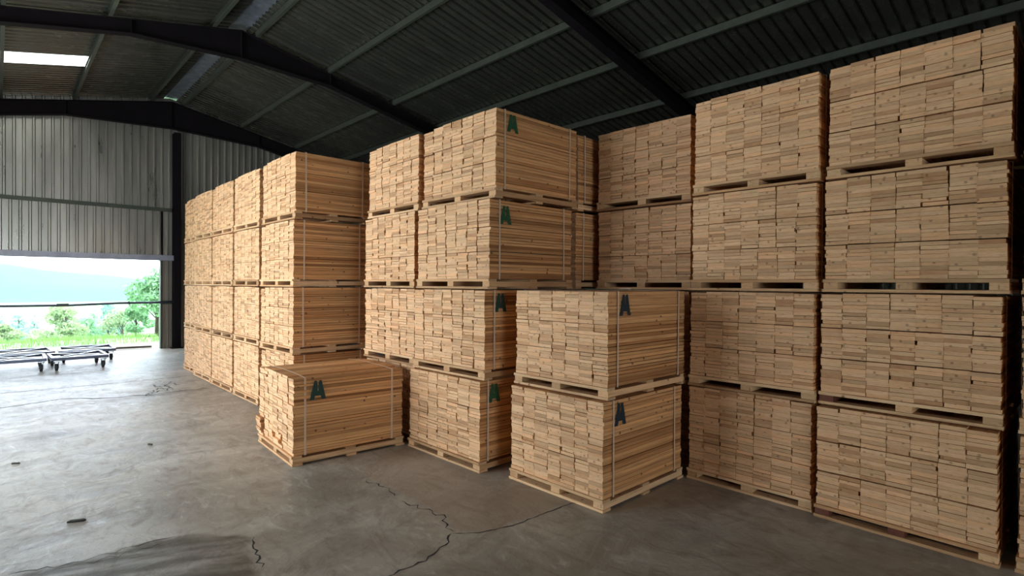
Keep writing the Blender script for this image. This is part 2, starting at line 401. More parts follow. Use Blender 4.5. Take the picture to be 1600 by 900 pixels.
def channel(name, y, bright=None):
    """lipped channel purlin under the sheets, running along the shed"""
    sgn = 1 if y > RIDGE_Y else -1
    z1 = roof_z(y) - .004; z0 = z1 - .12; w = .055 * sgn
    mb = MB()
    poly = [(y, z0), (y + w, z0), (y + w, z0 + .018), (y + w - .004*sgn, z0 + .018), (y + w - .004*sgn, z0 + .004), (y + .004*sgn, z0 + .004),
            (y + .004*sgn, z1 - .012), (y + w, z1 - .012), (y + w, z1 - .008), (y, z1 - .008)]
    mb.prism(poly, 0, X0 + .03, X1 - .03)
    return mb.build(name, PURLIN, ceiling)
for y in (3.65, 5.10, 6.65, 7.95, 9.45, 10.9, 2.95, 1.40, .11, -1.4, -2.6): channel('purlin', y)

def rafter(x, depth, haunch, hw):
    """I section portal rafter with a haunch under the ridge"""
    tops = lambda y: roof_z(y) - .125
    def bot(y):
        b = roof_z(y) - .125 - depth
        t = abs(y - RIDGE_Y) / hw
        if t < 1: b = min(b, (roof_z(RIDGE_Y + hw) - .125 - depth) * t + (RIDGE_Z - .125 - haunch) * (1 - t))
        return b
    ys = [YL + .1, -1, .4, RIDGE_Y - hw, RIDGE_Y - hw * .66, RIDGE_Y - hw * .33, RIDGE_Y, RIDGE_Y + hw * .33, RIDGE_Y + hw * .66, RIDGE_Y + hw, 6.5, 8.5, 10.2, YR - .1]
    mb = MB(); n = len(ys)
    def strip(za, zb, w):
        v = []
        for y in ys: v += [(x - w, y, za(y)), (x + w, y, za(y)), (x + w, y, zb(y)), (x - w, y, zb(y))]
        f = []
        for i in range(n - 1):
            for k in range(4): f.append((4*i+k, 4*i+(k+1)%4, 4*i+4+(k+1)%4, 4*i+4+k))
        f += [(3, 2, 1, 0), tuple(4*(n-1)+k for k in range(4))]
        mb.add(v, f)
    strip(lambda y: bot(y) + .011, lambda y: tops(y) - .011, .005)
    strip(bot, lambda y: bot(y) + .012, .085)
    strip(lambda y: tops(y) - .012, tops, .085)
    for y in (RIDGE_Y - .012, RIDGE_Y + hw, RIDGE_Y - hw):
        mb.box((x - .08, y, bot(y) + .012), (x + .08, y + .012, tops(y) - .012))
    o = mb.build('rafter', PAINTED, ceiling)
    for side, y in (('l', YL), ('r', YR)):
        cb = MB(); ya, yb = (YL + .03, YL + .33) if side == 'l' else (YR - .33, YR - .03)
        zt = roof_z(YL) - .13
        cb.box((x - .085, ya, 0), (x + .085, ya + .012, zt)); cb.box((x - .085, yb - .012, 0), (x + .085, yb, zt)); cb.box((x - .006, ya, 0), (x + .006, yb, zt))
        cb.build('column', PAINTED, ceiling)
rafter(-16.86, .34, .70, 2.2)
rafter(-11.2, .24, .53, 1.75)
rafter(-5.45, .24, .53, 1.75)
rafter(.2, .24, .53, 1.75)
rafter(5.9, .24, .53, 1.75)

# ------------------------------------------------------------------ walls
def ribbed_wall(root, axis, pos, inward, spans, mat=CLADDING):
    """spans: (a0, a1, z0, ztop or None for the roof line). axis 0: wall in the plane x=pos running in y; axis 1: plane y=pos running in x"""
    for a0, a1, z0, z1 in spans:
        a = a0
        while a < a1 - .02:
            w = min(SHEET, a1 - a); k = max(1, int(round(w / PITCH)))
            w = k * PITCH
            def place(u, d, s, a=a):
                uu = min(a + u, a1)
                zt = (roof_z(uu) + .02 if axis == 0 else roof_z(pos) + .02) if z1 is None else z1
                z = z0 + (zt - z0) * s
                return (pos + inward * d, uu, z) if axis == 0 else (uu, pos + inward * d, z)
            me = sheet_mesh('wall_sheet', place, mat, width=w)
            link(bpy.data.objects.new('wall_sheet', me), root)
            a += w
wall_far = tag(empty('wall_far'), kind='structure')
ribbed_wall(wall_far, 0, X0, 1, [(YL, YR, 3.66, None), (DOOR_Y0, DOOR_Y1 + .03, 2.40, 3.70), (YL, DOOR_Y0, 0, 3.70), (DOOR_Y1, YR, 0, 3.70)])
def wallbox(name, lo, hi, mat, root=wall_far):
    mb = MB(); mb.box(lo, hi); return mb.build(name, mat, root)
mb = MB()   # girt: lipped channel, face towards the room
mb.prism([(X0 + .034, 3.63), (X0 + .10, 3.63), (X0 + .10, 3.72), (X0 + .034, 3.72)], 1, YL, 3.50); mb.build('girt', PURLIN, wall_far)
mb = MB()
mb.prism([(X0 + .034, 2.33), (X0 + .13, 2.33), (X0 + .13, 2.47), (X0 + .034, 2.47)], 1, DOOR_Y0 - .1, 3.50); o = mb.build('door_header', metal('pale_header_steel', (.40, .38, .42), .45, .4, .2, 5), wall_far)
wallbox('door_trim', (X0 - .06, DOOR_Y0, 2.33), (X0 + .034, DOOR_Y1 + .02, 2.40), GALV)
wallbox('door_jamb', (X0 - .06, DOOR_Y1 - .03, 0), (X0 + .10, DOOR_Y1 + .02, 2.33), PURLIN)
wallbox('door_jamb', (X0 - .06, DOOR_Y0 - .02, 0), (X0 + .10, DOOR_Y0 + .03, 2.33), PURLIN)
wallbox('mid_rail', (X0 + .034, 3.2, 1.17), (X0 + .07, 3.50, 1.23), PURLIN)
mb = MB()   # gable post
gx, gy = -16.86, 3.52
mb.box((gx - .1, gy - .085, .02), (gx - .09, gy + .085, roof_z(gy) - .9)); mb.box((gx + .09, gy - .085, .02), (gx + .1, gy + .085, roof_z(gy) - .9)); mb.box((gx - .09, gy - .005, .02), (gx + .09, gy + .005, roof_z(gy) - .9))
mb.box((gx - .14, gy - .13, 0), (gx + .14, gy + .13, .02))
mb.build('gable_post', PAINTED, wall_far)
me = sheet_mesh('patch_sheet', lambda u, d, s: (X0 + .008 + d, DOOR_Y0 + 17 * PITCH + u, 2.50 + .66 * s), CLADDING, width=3 * PITCH); o = link(bpy.data.objects.new('patch_sheet', me), wall_far)

wall_left = tag(empty('wall_left'), kind='structure')
ribbed_wall(wall_left, 1, YL, 1, [(X0, SIDE_X0, 0, None), (SIDE_X0, SIDE_X1, SIDE_Z, None), (SIDE_X1, X1, 0, None)])
wall_right = tag(empty('wall_right'), kind='structure')
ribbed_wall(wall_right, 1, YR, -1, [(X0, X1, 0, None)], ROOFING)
wall_back = tag(empty('wall_back'), kind='structure')
ribbed_wall(wall_back, 0, X1, -1, [(YL, BACK_Y0, 0, None), (BACK_Y0, BACK_Y1, BACK_Z, None), (BACK_Y1, YR, 0, None)])

# ------------------------------------------------------------------ boards
def set_wood_attrs(me, uc, rnd):
    at = me.attributes.new('ucoord', 'FLOAT_VECTOR', 'POINT'); at.data.foreach_set('vector', np.asarray(uc, np.float32).ravel())
    at = me.attributes.new('rnd', 'FLOAT', 'POINT'); at.data.foreach_set('value', np.asarray(rnd, np.float32))
def unit_board(seed, cx=.009, cz=.055):
    """unit board, long in y, with eased long edges and slightly out of square"""
    r = random.Random(seed)
    prof = [(-.5 + cx, -.5), (.5 - cx, -.5), (.5, -.5 + cz), (.5, .5 - cz), (.5 - cx, .5), (-.5 + cx, .5), (-.5, .5 - cz), (-.5, -.5 + cz)]
    v = []; uc = []
    for y in (-.5, .5):
        sk = r.uniform(-.03, .03); sh = r.uniform(-.006, .006)
        for x, z in prof:
            v.append((x + sh, y, z + sk * x)); uc.append((x, y, z))
    f = [tuple(range(7, -1, -1))[::-1], tuple(range(15, 7, -1))] + [(i, 8 + i, 8 + (i + 1) % 8, (i + 1) % 8) for i in range(8)]
    return v, f, uc
UNITS = [unit_board(s) for s in range(10)]
def board_mesh(name, unit, mat):
    v, f, uc = unit
    me = bpy.data.meshes.new(name); me.from_pydata(v, [], f)
    bm = bmesh.new(); bm.from_mesh(me); bmesh.ops.recalc_face_normals(bm, faces=bm.faces); bm.to_mesh(me); bm.free()
    set_wood_attrs(me, uc, [0.0] * len(v)); me.materials.append(mat); return me
BOARDS = [board_mesh('board', u, PINE) for u in UNITS]
PBOARDS = [board_mesh('pallet_board', u, PALLET) for u in UNITS[:4]]
RBOARDS = [board_mesh('pallet_block', u, REDWOOD) for u in UNITS[:1]]
def along_x(me):
    """same board, long in x"""
    c = me.copy(); co = np.empty(len(c.vertices) * 3, np.float32); c.vertices.foreach_get('co', co); co = co.reshape(-1, 3)[:, [1, 0, 2]].copy(); co[:, 1] *= -1
    c.vertices.foreach_set('co', co.ravel()); return c
PBOARDS_X = [along_x(b) for b in PBOARDS]

H, PH = .85, .095         # module of a pack with its pallet; pallet height
TOPS = {}
def a_mark(root, xs, y0, ztop, size, mat, mist):
    """stencilled letter A in two halves on the long side; flat paint on the wood"""
    w, h = size * .98, size * 1.12
    polys = [[(0, 0), (.27, .0), (.33, .20), (.5, .20), (.5, .46), (.475, .46), (.475, .86), (.43, 1.0), (.29, 1.0)],
             [(1.0, 0), (.73, .0), (.67, .20), (.5, .20), (.5, .46), (.545, .46), (.545, .86), (.59, 1.0), (.73, 1.0)]]
    mb = MB()
    for p in polys: mb.prism([(y0 + a * w, ztop - h + b * h) for a, b in p], 0, xs, xs + .0015)
    o = mb.build('letter_mark', mat, root)
    # overspray: a thin irregular film round the letter
    n = 12; v = []; fade = []
    cy, cz = y0 + w * .5, ztop - h * .5
    v.append((xs - .0006, cy, cz)); fade.append(.55)
    for k in range(n):
        a = 2 * math.pi * k / n; v.append((xs - .0006, cy + w * .72 * math.cos(a), cz + h * .66 * math.sin(a))); fade.append(0.)
    me = bpy.data.meshes.new('overspray'); me.from_pydata(v, [], [(0, 1 + k, 1 + (k + 1) % n) for k in range(n)])
    at = me.attributes.new('fade', 'FLOAT', 'POINT'); at.data.foreach_set('value', np.array(fade, np.float32)); me.materials.append(mist)
    link(bpy.data.objects.new('overspray', me), root)

def lumber_pack(x, y, z, rz, W, Lg, label, seed, single=True, ncol=7, nrow=26, mixed=.25, gap=.004, droop=(.02, .02), mark=None, ragged=.0045,
                red_blocks=(), single_cols=None, missing=(), push=(), wobble=.004, top_drop=0.0):
    """one strapped pack of pine boards on its pallet. (x, y) is the front left corner of the pallet, the board ends face -y."""
    r = random.Random(seed)
    c, s = math.cos(rz), math.sin(rz)
    root = empty('lumber_pack', (x + c * W / 2 - s * Lg / 2, y + s * W / 2 + c * Lg / 2, z), rz)
    tag(root, label, 'lumber pack', 'pine lumber packs stacked in the shed')
    # pallet: three boards across, three bearers along, three boards across
    pal = bpy.data.objects.new('pallet', None); link(pal, root); pal.empty_display_size = .1
    def pb(name, me, cx, cy, cz, sx, sy, sz, rr=0):
        o = link(bpy.data.objects.new(name, me), pal); o.location = (cx, cy, cz); o.scale = (sx, sy, sz); o.rotation_euler = (0, 0, rr); return o
    bw = .10
    for iy, yy in enumerate((-Lg/2 + bw/2, 0, Lg/2 - bw/2)):
        pb('pallet_board', r.choice(PBOARDS_X), 0, yy + r.uniform(-.004, .004), .011, W - .004, bw, .021)
        pb('pallet_board', r.choice(PBOARDS_X), 0, yy + r.uniform(-.006, .002), .083, W - .012, bw, .0235)
    for ix, xx in enumerate((-W/2 + .055, r.uniform(-.03, .03), W/2 - .055)):
        me = RBOARDS[0] if ix in red_blocks else r.choice(PBOARDS)
        pb('pallet_bearer', me, xx, 0, .0465, .095, Lg - .02, .048)
    # timber
    Wt = W - .03; Lt = Lg - .035
    zb = .0955; Ht = H - zb - .010
    sections = (9, 8, 9) if nrow == 26 else (nrow // 3, nrow // 3, nrow - 2 * (nrow // 3))
    base_cw = Wt / ncol
    verts, faces, ucs, rnds = [], [], [], []
    zc = [0.0] * ncol
    tops = [0.0] * ncol
    t0 = (Ht - gap * 2) / nrow
    row_i = 0; xmax = Wt / 2
    sway = [r.uniform(-wobble, wobble) for _ in range(ncol)]
    for si, nr in enumerate(sections):
        # column edges of this section
        edges = [-Wt/2]
        for k in range(1, ncol): edges.append(-Wt/2 + k * base_cw + r.uniform(-.006, .006) * (1 + 3 * mixed))
        edges.append(Wt/2)
        for ci in range(ncol):
            e = abs((ci + .5) / ncol * 2 - 1) ** 4
            dr = (droop[0] if ci < ncol / 2 else droop[1]) * e
            hsec = (t0 * nr) * (1 - dr)
            ts = [max(.5, r.gauss(1, .075)) for _ in range(nr)]; k = hsec / sum(ts); ts = [t * k for t in ts]
            for ri in range(nr):
                row = row_i + ri
                xa, xb = edges[ci], edges[ci + 1]
                if r.random() < mixed and 0 < ci: xa += r.uniform(.0, .012) * (1 if single else .4)
                if r.random() < mixed and ci < ncol - 1: xb -= r.uniform(.0, .012) * (1 if single else .4)
                w = xb - xa - .0014; t = ts[ri]
                cx = (xa + xb) / 2 + sway[ci] * row / nrow + r.uniform(-.0022, .0022)
                if ci in (0, ncol - 1): cx += r.uniform(-.006, .003) * (1 if ci else -1)
                cz = zb + zc[ci] + t / 2 - .0004
                zc[ci] += t
                yo = r.uniform(-ragged, ragged) if r.random() > .06 else r.uniform(-2.2 * ragged, 2.2 * ragged)
                L_ = Lt + r.uniform(-.006, .006)
                if (ci, row) in missing: continue
                rot_y = r.uniform(-.006, .006); rot_z = r.uniform(-.0016, .0016)
                for (pc, pr0, pr1, dx, dy, ry) in push:
                    if ci == pc and pr0 <= row <= pr1: cx += dx; yo += dy; rot_y += ry
                if ci == ncol - 1 and row >= nrow - 8: xmax = max(xmax, cx + w / 2 + .0008)
                u = r.randrange(10); th = t - r.choice((.0004, .0007, .0014, .0038))
                if single and (single_cols is None or ci in single_cols):
                    o = bpy.data.objects.new('board', BOARDS[u]); COL.objects.link(o); o.parent = root
                    o.location = (cx, yo, cz); o.scale = (w, L_, th); o.rotation_euler = (0, rot_y, rot_z)
                else:
                    n = len(verts); V, F, U = UNITS[u]
                    sy_, cy_ = math.sin(rot_y), math.cos(rot_y); rb = r.random()
                    for (vx, vy, vz), uu in zip(V, U):
                        X, Z = vx * w, vz * th
                        verts.append((cx + X * cy_ + Z * sy_ - rot_z * vy * L_, yo + vy * L_, cz - X * sy_ + Z * cy_)); ucs.append(uu); rnds.append(rb)
                    faces.extend([tuple(i + n for i in f) for f in F])
            tops[ci] = zb + zc[ci]
            zc[ci] = zc[ci] + gap * (1 - dr)
        row_i += nr
    if verts:
        me = bpy.data.meshes.new('boards'); me.from_pydata(verts, [], faces)
        bm = bmesh.new(); bm.from_mesh(me); bmesh.ops.recalc_face_normals(bm, faces=bm.faces); bm.to_mesh(me); bm.free()
        set_wood_attrs(me, ucs, rnds); me.materials.append(PINE)
        o = link(bpy.data.objects.new('board_ends' if single else 'board_layers', me), root); o['kind'] = 'stuff'
    # two straps round the timber
    for yy in (-Lt/2 + .115, Lt/2 - .115):
        yy += r.uniform(-.02, .02); off = .0035
        path = [(-Wt/2 - off - .004, zb - off), (-Wt/2 - off - .004, tops[0] + off)]
        for ci in range(1, ncol - 1): path.append((-Wt/2 + (ci + .5) * base_cw, tops[ci] + off))
        path += [(Wt/2 + off + .004, tops[-1] + off), (Wt/2 + off + .004, zb - off)]
        mb = MB(); n = len(path); cxm, czm = 0, (zb + tops[3]) / 2
        v = []
        for k, (px, pz) in enumerate(path):
            sgnx = 0 if 1 < k < n - 2 else (1 if px > 0 else -1); 
            ox = .0015 * sgnx; oz = .0015 if 0 < k < n - 1 else -.0015
            lean = r.uniform(-.004, .004)
            v += [(px, yy - .0095 + lean, pz), (px, yy + .0095 + lean, pz), (px + ox, yy + .0095 + lean, pz + oz), (px + ox, yy - .0095 + lean, pz + oz)]
        f = []
        for k in range(n):
            k2 = (k + 1) % n
            for q in range(4): f.append((4*k + q, 4*k + (q+1) % 4, 4*k2 + (q+1) % 4, 4*k2 + q))
        mb.add(v, f); mb.build('strap', STRAP, root)
    if mark:
        mat, mist, ym, zd, size = mark
        a_mark(root, xmax + .0012, -Lt/2 + ym, tops[-1] - zd, size, mat, mist)
    return root

# ------------------------------------------------------------------ stacks
LEVEL = {0: 'bottom', 1: 'second', 2: 'third', 3: 'topmost'}
def stack(x, y, rz, W, Lg, offs, labels, seed, levels=(0, 1, 2, 3), **kw):
    per = kw.pop('per', {})
    for l in levels:
        dx, dy = offs.get(l, (0, 0)); k = dict(kw); k.update(per.get(l, {}))
        lab = labels if isinstance(labels, str) else labels[l]
        lumber_pack(x + dx, y + dy, l * H, rz, W, Lg, lab if not isinstance(labels, str) else labels % LEVEL[l], seed + l, **k)

GB, GD, GN = (GREEN_BRIGHT, MIST_GREEN), (GREEN_DARK, MIST_DARK), (GREEN_NAVY, MIST_DARK)
# the two-high stack in front, blue-black letters
stack(-3.632, 3.401, .002, 1.055, 1.185, {0: (.004, -.031), 1: (-.004, .031)},
      {0: 'lower pine pack of the two-high stack standing foremost on the floor, blue-black letter',
       1: 'upper pine pack of the foremost two-high stack, blue-black letter under its edge'}, 100, levels=(0, 1),
      mixed=.2, gap=.003, per={0: dict(mark=(*GN, .135, .03, .155), droop=(.0, .0)), 1: dict(mark=(*GN, .145, .022, .150), droop=(.0, .0))})
# four-high stack with green letters
stack(-5.058, 3.295, .0093, 1.19, 1.195, {0: (-.026, -.06), 1: (-.018, -.011), 2: (.026, .002), 3: (.034, .069)},
      {0: 'bottom pine pack of the four-high stack with green letters, beside the low single pack',
       1: 'second pine pack up in the green-lettered stack, side half hidden by front stack',
       2: 'third pine pack up in the green-lettered stack, bold green letter at upper corner',
       3: 'top pine pack of the green-lettered stack, highest crest, smeared bright green letter'}, 200,
      mixed=.7, gap=.004, droop=(.02, .01),
      per={0: dict(mark=(*GB, .10, .035, .155), mixed=.25, droop=(.01, .0)), 1: dict(mark=(*GD, .12, .03, .155)), 2: dict(mark=(*GB, .12, .05, .155)),
           3: dict(mark=(*GB, .135, .03, .150), droop=(.07, .0), gap=.006)})
# behind it, seen past its side
stack(-5.09, 4.60, .0, 1.19, 1.15, {3: (.01, .02)},
      '%s pine pack behind the green-lettered stack, only its side edge showing', 300, single=False, levels=(0, 1, 2, 3))
# recessed stack behind the front stack
stack(-3.80, 4.83, .030, 1.115, 1.146, {2: (-.005, .014), 3: (.005, -.014)},
      {0: 'bottom pine pack recessed behind the two-high front stack', 1: 'second pine pack recessed behind the two-high front stack',
       2: 'pine pack seen just above the two-high front stack, under the recessed top pack',
       3: 'top pine pack of the stack recessed behind the two-high front stack'}, 400,
      per={0: dict(single=False), 1: dict(single=False), 2: dict(droop=(.0, .0)), 3: dict(droop=(.02, .01))}, mixed=.15, gap=.004)
# right row
stack(-2.533, 4.564, .0005, 1.055, 1.146, {0: (-.022, .008), 1: (.002, -.021), 2: (.009, -.01), 3: (.011, .022)},
      {k: '%s pine pack of the stack just right of the front stack' % w for k, w in ((0, 'bottom'), (1, 'second'), (2, 'third'), (3, 'topmost'))}, 500,
      mixed=.08, gap=.004, per={3: dict(droop=(.03, .0))})
stack(-1.454, 4.568, -.0095, 1.066, 1.146, {0: (-.022, -.038), 1: (-.013, .01), 2: (.011, .006), 3: (.024, .022)},
      {k: '%s pine pack of the last whole stack at the right' % w for k, w in ((0, 'bottom'), (1, 'second'), (2, 'third'), (3, 'topmost'))}, 600,
      mixed=.05, gap=.007, per={0: dict(red_blocks=(0, 1)), 1: dict(red_blocks=(0,)), 3: dict(gap=.008, droop=(.02, .0))})
stack(-.345, 4.545, .0, 1.07, 1.146, {1: (.008, .01), 2: (.016, -.006), 3: (.02, .01)},
      '%s pine pack cut off by the right picture edge', 700, single_cols=(0,), mixed=.05, gap=.005)
# the low single pack
lumber_pack(-6.337, 2.106, 0, -.0558, 1.12, 1.19, 'low single pine pack on the floor, plank top exposed with two white straps', 800,
            mixed=.5, gap=.003, droop=(.05, .02), mark=(*GD, .15, .035, .165), ragged=.006,
            push=[(0, 1, 6, -.028, -.03, .02), (4, 1, 4, 0, .045, 0), (3, 2, 3, 0, .03, 0)], wobble=.012)
# stack behind it
stack(-6.250, 3.340, -.0091, 1.14, 1.146, {0: (0, .01), 1: (.003, -.01), 2: (-.007, -.004), 3: (.004, .038)},
      {0: 'bottom pine pack hidden behind the low single pack', 1: 'pine pack rising right behind the low single pack, second in its stack',
       2: 'third pine pack up in the stack behind the low single pack',
       3: 'top pine pack of the stack behind the low single pack'}, 900,
      mixed=.6, gap=.004, droop=(.03, .0), per={0: dict(single=False)})
# left row, nearest first
stack(-7.985, 2.68, .008, 1.145, 1.05, {1: (.007, -.012), 2: (-.008, -.002), 3: (.001, .017)},
      {0: 'bottom pine pack at near end of left row, behind the low single pack',
       1: 'second pine pack at the near end of the long left row, plank side showing',
       2: 'third pine pack at the near end of the left row, strap showing',
       3: 'top pine pack at the near end of the left row, strap showing'}, 1000, mixed=.6, gap=.004, droop=(.06, .0))
names = [(-9.325, 2.72, 1.145, 'second nearest stack in the left row', (.04, .02)),
         (-10.59, 2.735, 1.16, 'middle stack in the left row', (.07, .02)),
         (-11.79, 2.745, 1.14, 'fourth stack in the left row, last but one', (.03, .03)),
         (-12.80, 2.80, .99, 'left row end stack by the bright doorway', (.10, .02))]
for i, (x, y, W, txt, dr) in enumerate(names):
    stack(x, y, 0, W, 1.146, {0: (.006, -.008), 2: (-.003, .0), 3: (-.008, .008)}, {k: '%s pine pack of the %s' % (w, txt) for k, w in ((0, 'bottom'), (1, 'second'), (2, 'third'), (3, 'top'))},
          1100 + 10 * i, single=False, mixed=.5, gap=.003, ragged=.003, per={3: dict(droop=dr)})

# ------------------------------------------------------------------ castor dollies near the doorway
def dolly(x, y, rz, sx, sy, label, z=0.0):
    """flat steel frame on four castors with diagonal braces"""
    t = empty('dolly', (x, y, z), rz); tag(t, label, 'dolly', 'steel dollies parked by the doorway')
    zt = .265; a, b = sx / 2, sy / 2
    for p, q in (((-a, -b), (a, -b)), ((-a, b), (a, b)), ((-a, -b), (-a, b)), ((a, -b), (a, b))):
        mb = MB(); mb.bar((p[0], p[1], zt - .03), (q[0], q[1], zt - .03), .05, .06); mb.build('frame_rail', DOLLY, t)
    for p, q in (((-a, -b), (a, b)), ((-a, b), (a, -b))):
        mb = MB(); mb.bar((p[0], p[1], zt - .012 + (.004 if p[1] > 0 else 0)), (q[0], q[1], zt - .012 + (.004 if p[1] > 0 else 0)), .05, .02); mb.build('brace', DOLLY, t)
    for sx_, sy_ in ((-1, -1), (1, -1), (-1, 1), (1, 1)):
        cx, cy = sx_ * (a - .06), sy_ * (b - .06)
        mb = MB(); mb.box((cx - .05, cy - .05, zt - .092), (cx + .05, cy + .05, zt - .08))
        for e in (-1, 1): mb.box((cx - .02 - .03, cy + e * .03 - .003, .05), (cx + .03, cy + e * .03 + .003, zt - .09))
        ca = mb.build('castor', STEEL_DARK, t)
        mb = MB(); mb.tube([(cx - .02, cy - .024, .072), (cx - .02, cy - .018, .072), (cx - .02, cy + .018, .072), (cx - .02, cy + .024, .072)], [.06, .072, .072, .06], 16); mb.build('wheel', RUBBER, ca, True)
    return t
dolly(-14.42, 1.23, .02, .98, .86, 'steel dolly nearest the stacks, front frame rail and castor clear of the others')
dolly(-14.50, .29, -.02, .98, .84, 'middle steel dolly in the front line, between two others')
dolly(-14.60, -.66, .02, .98, .86, 'steel dolly cut by the left picture edge')
dolly(-15.72, 1.50, -.04, 1.05, .95, 'rear steel dolly closest to the door jamb, behind the front line')
dolly(-15.80, .40, .05, 1.05, .95, 'rear steel dolly behind the middle front one')

# pipe slung across the doorway
mb = MB()
mb.tube([(X0 + .16, DOOR_Y0 - .3, 1.26), (X0 + .16, -1.6, 1.215), (X0 + .165, -.2, 1.195), (X0 + .17, 1.3, 1.19), (X0 + .16, 2.3, 1.225), (X0 + .14, 3.0, 1.225), (X0 + .14, 3.46, 1.235)], .03, 10)
rail = mb.build('barrier_rail', PIPE, None, True); tag(rail, 'long dark pipe slung level across the open doorway to the gable post', 'rail')
for y in (1.05, 2.45):
    mb = MB(); mb.box((X0 + .125, y, 1.17 + (.02 if y > 2 else 0)), (X0 + .20, y + .22 if y < 2 else y + .03, 1.235 + (.03 if y > 2 else 0))); mb.build('clamp', STEEL_DARK, rail)

# litter on the concrete
def scrap(x, y, L_, w, rz, label, mat, h=.012):
    mb = MB(); mb.prism([(-L_/2, -w/2), (L_/2 * .7, -w/2 * .6), (L_/2, w * .1), (L_/3, w/2), (-L_/2 * .8, w/2 * .7)], 2, 0, h)
    o = mb.build('wood_scrap', mat); o.location = (x, y, 0.001); o.rotation_euler = (0, 0, rz); tag(o, label, 'scrap')
DARKSCRAP = plain('dirty_bark', (.03, .025, .02), .9)
scrap(-5.08, .43, .11, .035, 1.1, 'dark bark scrap lying on the concrete above the damp patch', DARKSCRAP)
scrap(-6.96, 1.21, .06, .02, .4, 'tiny dark chip on the concrete further toward the long left row', DARKSCRAP)
scrap(-7.08, .14, .07, .022, .9, 'tiny dark chip on the concrete close to the left picture edge', DARKSCRAP)
mb = MB(); mb.bar((X0 - .55, 2.0, .03), (X0 - .35, 3.05, .03), .07, .05); o = mb.build('timber_offcut', plain('weathered_timber', (.10, .075, .055), .9)); tag(o, 'weathered timber offcut lying outside along the doorway threshold', 'timber')
mb = MB(); mb.prism([(-.05, -.02), (.03, -.03), (.06, .0), (.01, .02), (-.04, .03)], 2, 0, .012); o = mb.build('plastic_scrap', STRAP); o.location = (-3.12, 4.42, 2 * H + .004)
tag(o, 'crumpled white plastic scrap on top of the two-high front stack', 'scrap')

# ------------------------------------------------------------------ outdoors
def ground_z(x, y):
    d = X0 - x
    z = -.02
    if d > 2.5: z -= 1.6 * smooth(2.5, 22, np.array(d)) + .055 * max(0, d - 10)
    if d > 120: z = max(z, -9.0)
    return float(z) + .12 * float(smooth(2, 8, np.array(d))) * noise.noise(Vector((x * .3, y * .3, 0)))
def outdoors():
    xs = [X0, -17.6, -18.4, -19.2, -20, -21, -22, -23, -24, -26, -28, -31, -34, -38, -43, -50, -60, -75, -95, -130, -180, -260, -380]
    mt, nt, bs = new_mat('meadow'); L = nt.links
    tc = N(nt, 'ShaderNodeTexCoord'); n = N(nt, 'ShaderNodeTexNoise', Scale=.5, Detail=8.0); L.new(tc.outputs['Object'], n.inputs['Vector'])
    sp = N(nt, 'ShaderNodeSeparateXYZ'); L.new(tc.outputs['Object'], sp.inputs[0])
    col = ramp(nt, n.outputs['Fac'], [(.35, (.08, .17, .05)), (.55, (.12, .22, .06)), (.7, (.18, .24, .08))])
    dirt = math_(nt, 'ADD', sp.outputs['X'], math_(nt, 'MULTIPLY', n.outputs['Fac'], 2.2))
    col = mixc(nt, ramp(nt, math_(nt, 'MULTIPLY', math_(nt, 'ADD', dirt, 20.0), .25), [(.42, (0, 0, 0)), (.62, (1, 1, 1))]), col, (.17, .14, .10))
    L.new(col, bs.inputs['Base Color']); bs.inputs['Roughness'].default_value = .95
    v, f = [], []
    m_ = 36
    for x in xs:
        half = 16 + (X0 - x) * 1.2
        for j in range(m_ + 1):
            y = -half + (2 * half + 4) * j / m_; v.append((x, y, ground_z(x, y)))
    for i in range(len(xs) - 1):
        for j in range(m_): f.append((i*(m_+1)+j, i*(m_+1)+j+1, (i+1)*(m_+1)+j+1, (i+1)*(m_+1)+j))
    mb = MB(); mb.add(v, f); g = mb.build('ground_outside', mt, None, True); tag(g, kind='structure')
    # far hillside
    hm = plain('forested_hill', (.012, .055, .05), .95, .5, .02)  # teal of distance haze is mixed into this base colour
    v, f = [], []; nx, ny = 26, 60
    for i in range(nx + 1):
        x = -330 - 700 * i / nx
        for j in range(ny + 1):
            y = -900 + 1600 * j / ny
            top = 1.74 + 19.0 - .135 * y + 7 * noise.noise(Vector((y * .006, 3.3, 0))) + 2.5 * noise.noise(Vector((y * .03, 1.3, 0)))
            if y > 140: top = max(top, 4 + 6 * noise.noise(Vector((y * .005, 8, 0))))
            t = smooth(0, .62, np.array(i / nx)); z = -16 + (top + 16) * float(t) + 3.5 * float(t) * (1 - float(t)) * noise.noise(Vector((x * .012, y * .012, 0))) * 4
            v.append((x, y, z))
    for i in range(nx):
        for j in range(ny): f.append((i*(ny+1)+j, i*(ny+1)+j+1, (i+1)*(ny+1)+j+1, (i+1)*(ny+1)+j))
    mb = MB(); mb.add(v, f); h = mb.build('hill', hm, None, True); tag(h, kind='structure')
    # haze in the valley air
    hz, nt, bs = new_mat('valley_haze'); nt.nodes.remove(bs)
    vs = N(nt, 'ShaderNodeVolumeScatter', Color=(.38, .95, 1.0, 1), Density=.0001, Anisotropy=.2); nt.links.new(vs.outputs[0], nt.nodes['Material Output'].inputs['Volume'])
    mb = MB(); mb.box((-1100, -950, -40), (-60, 750, 90)); o = mb.build('haze', hz); tag(o, 'thin valley haze in front of the far hillside', 'haze', kind='stuff')
    hz2 = hz.copy(); hz2.name = 'added_glare_haze'  # nearer volume added to lighten the trees, in place of lens glare
    for n in hz2.node_tree.nodes:
        if n.type == 'VOLUME_SCATTER': n.inputs['Density'].default_value = .0014
    mb = MB(); mb.box((-59.9, -60, -12), (X0 - 1.2, 40, 14)); o = mb.build('mist', hz2); tag(o, 'thin added mist that lightens the trees outside the doorway', 'mist', kind='stuff')
outdoors()

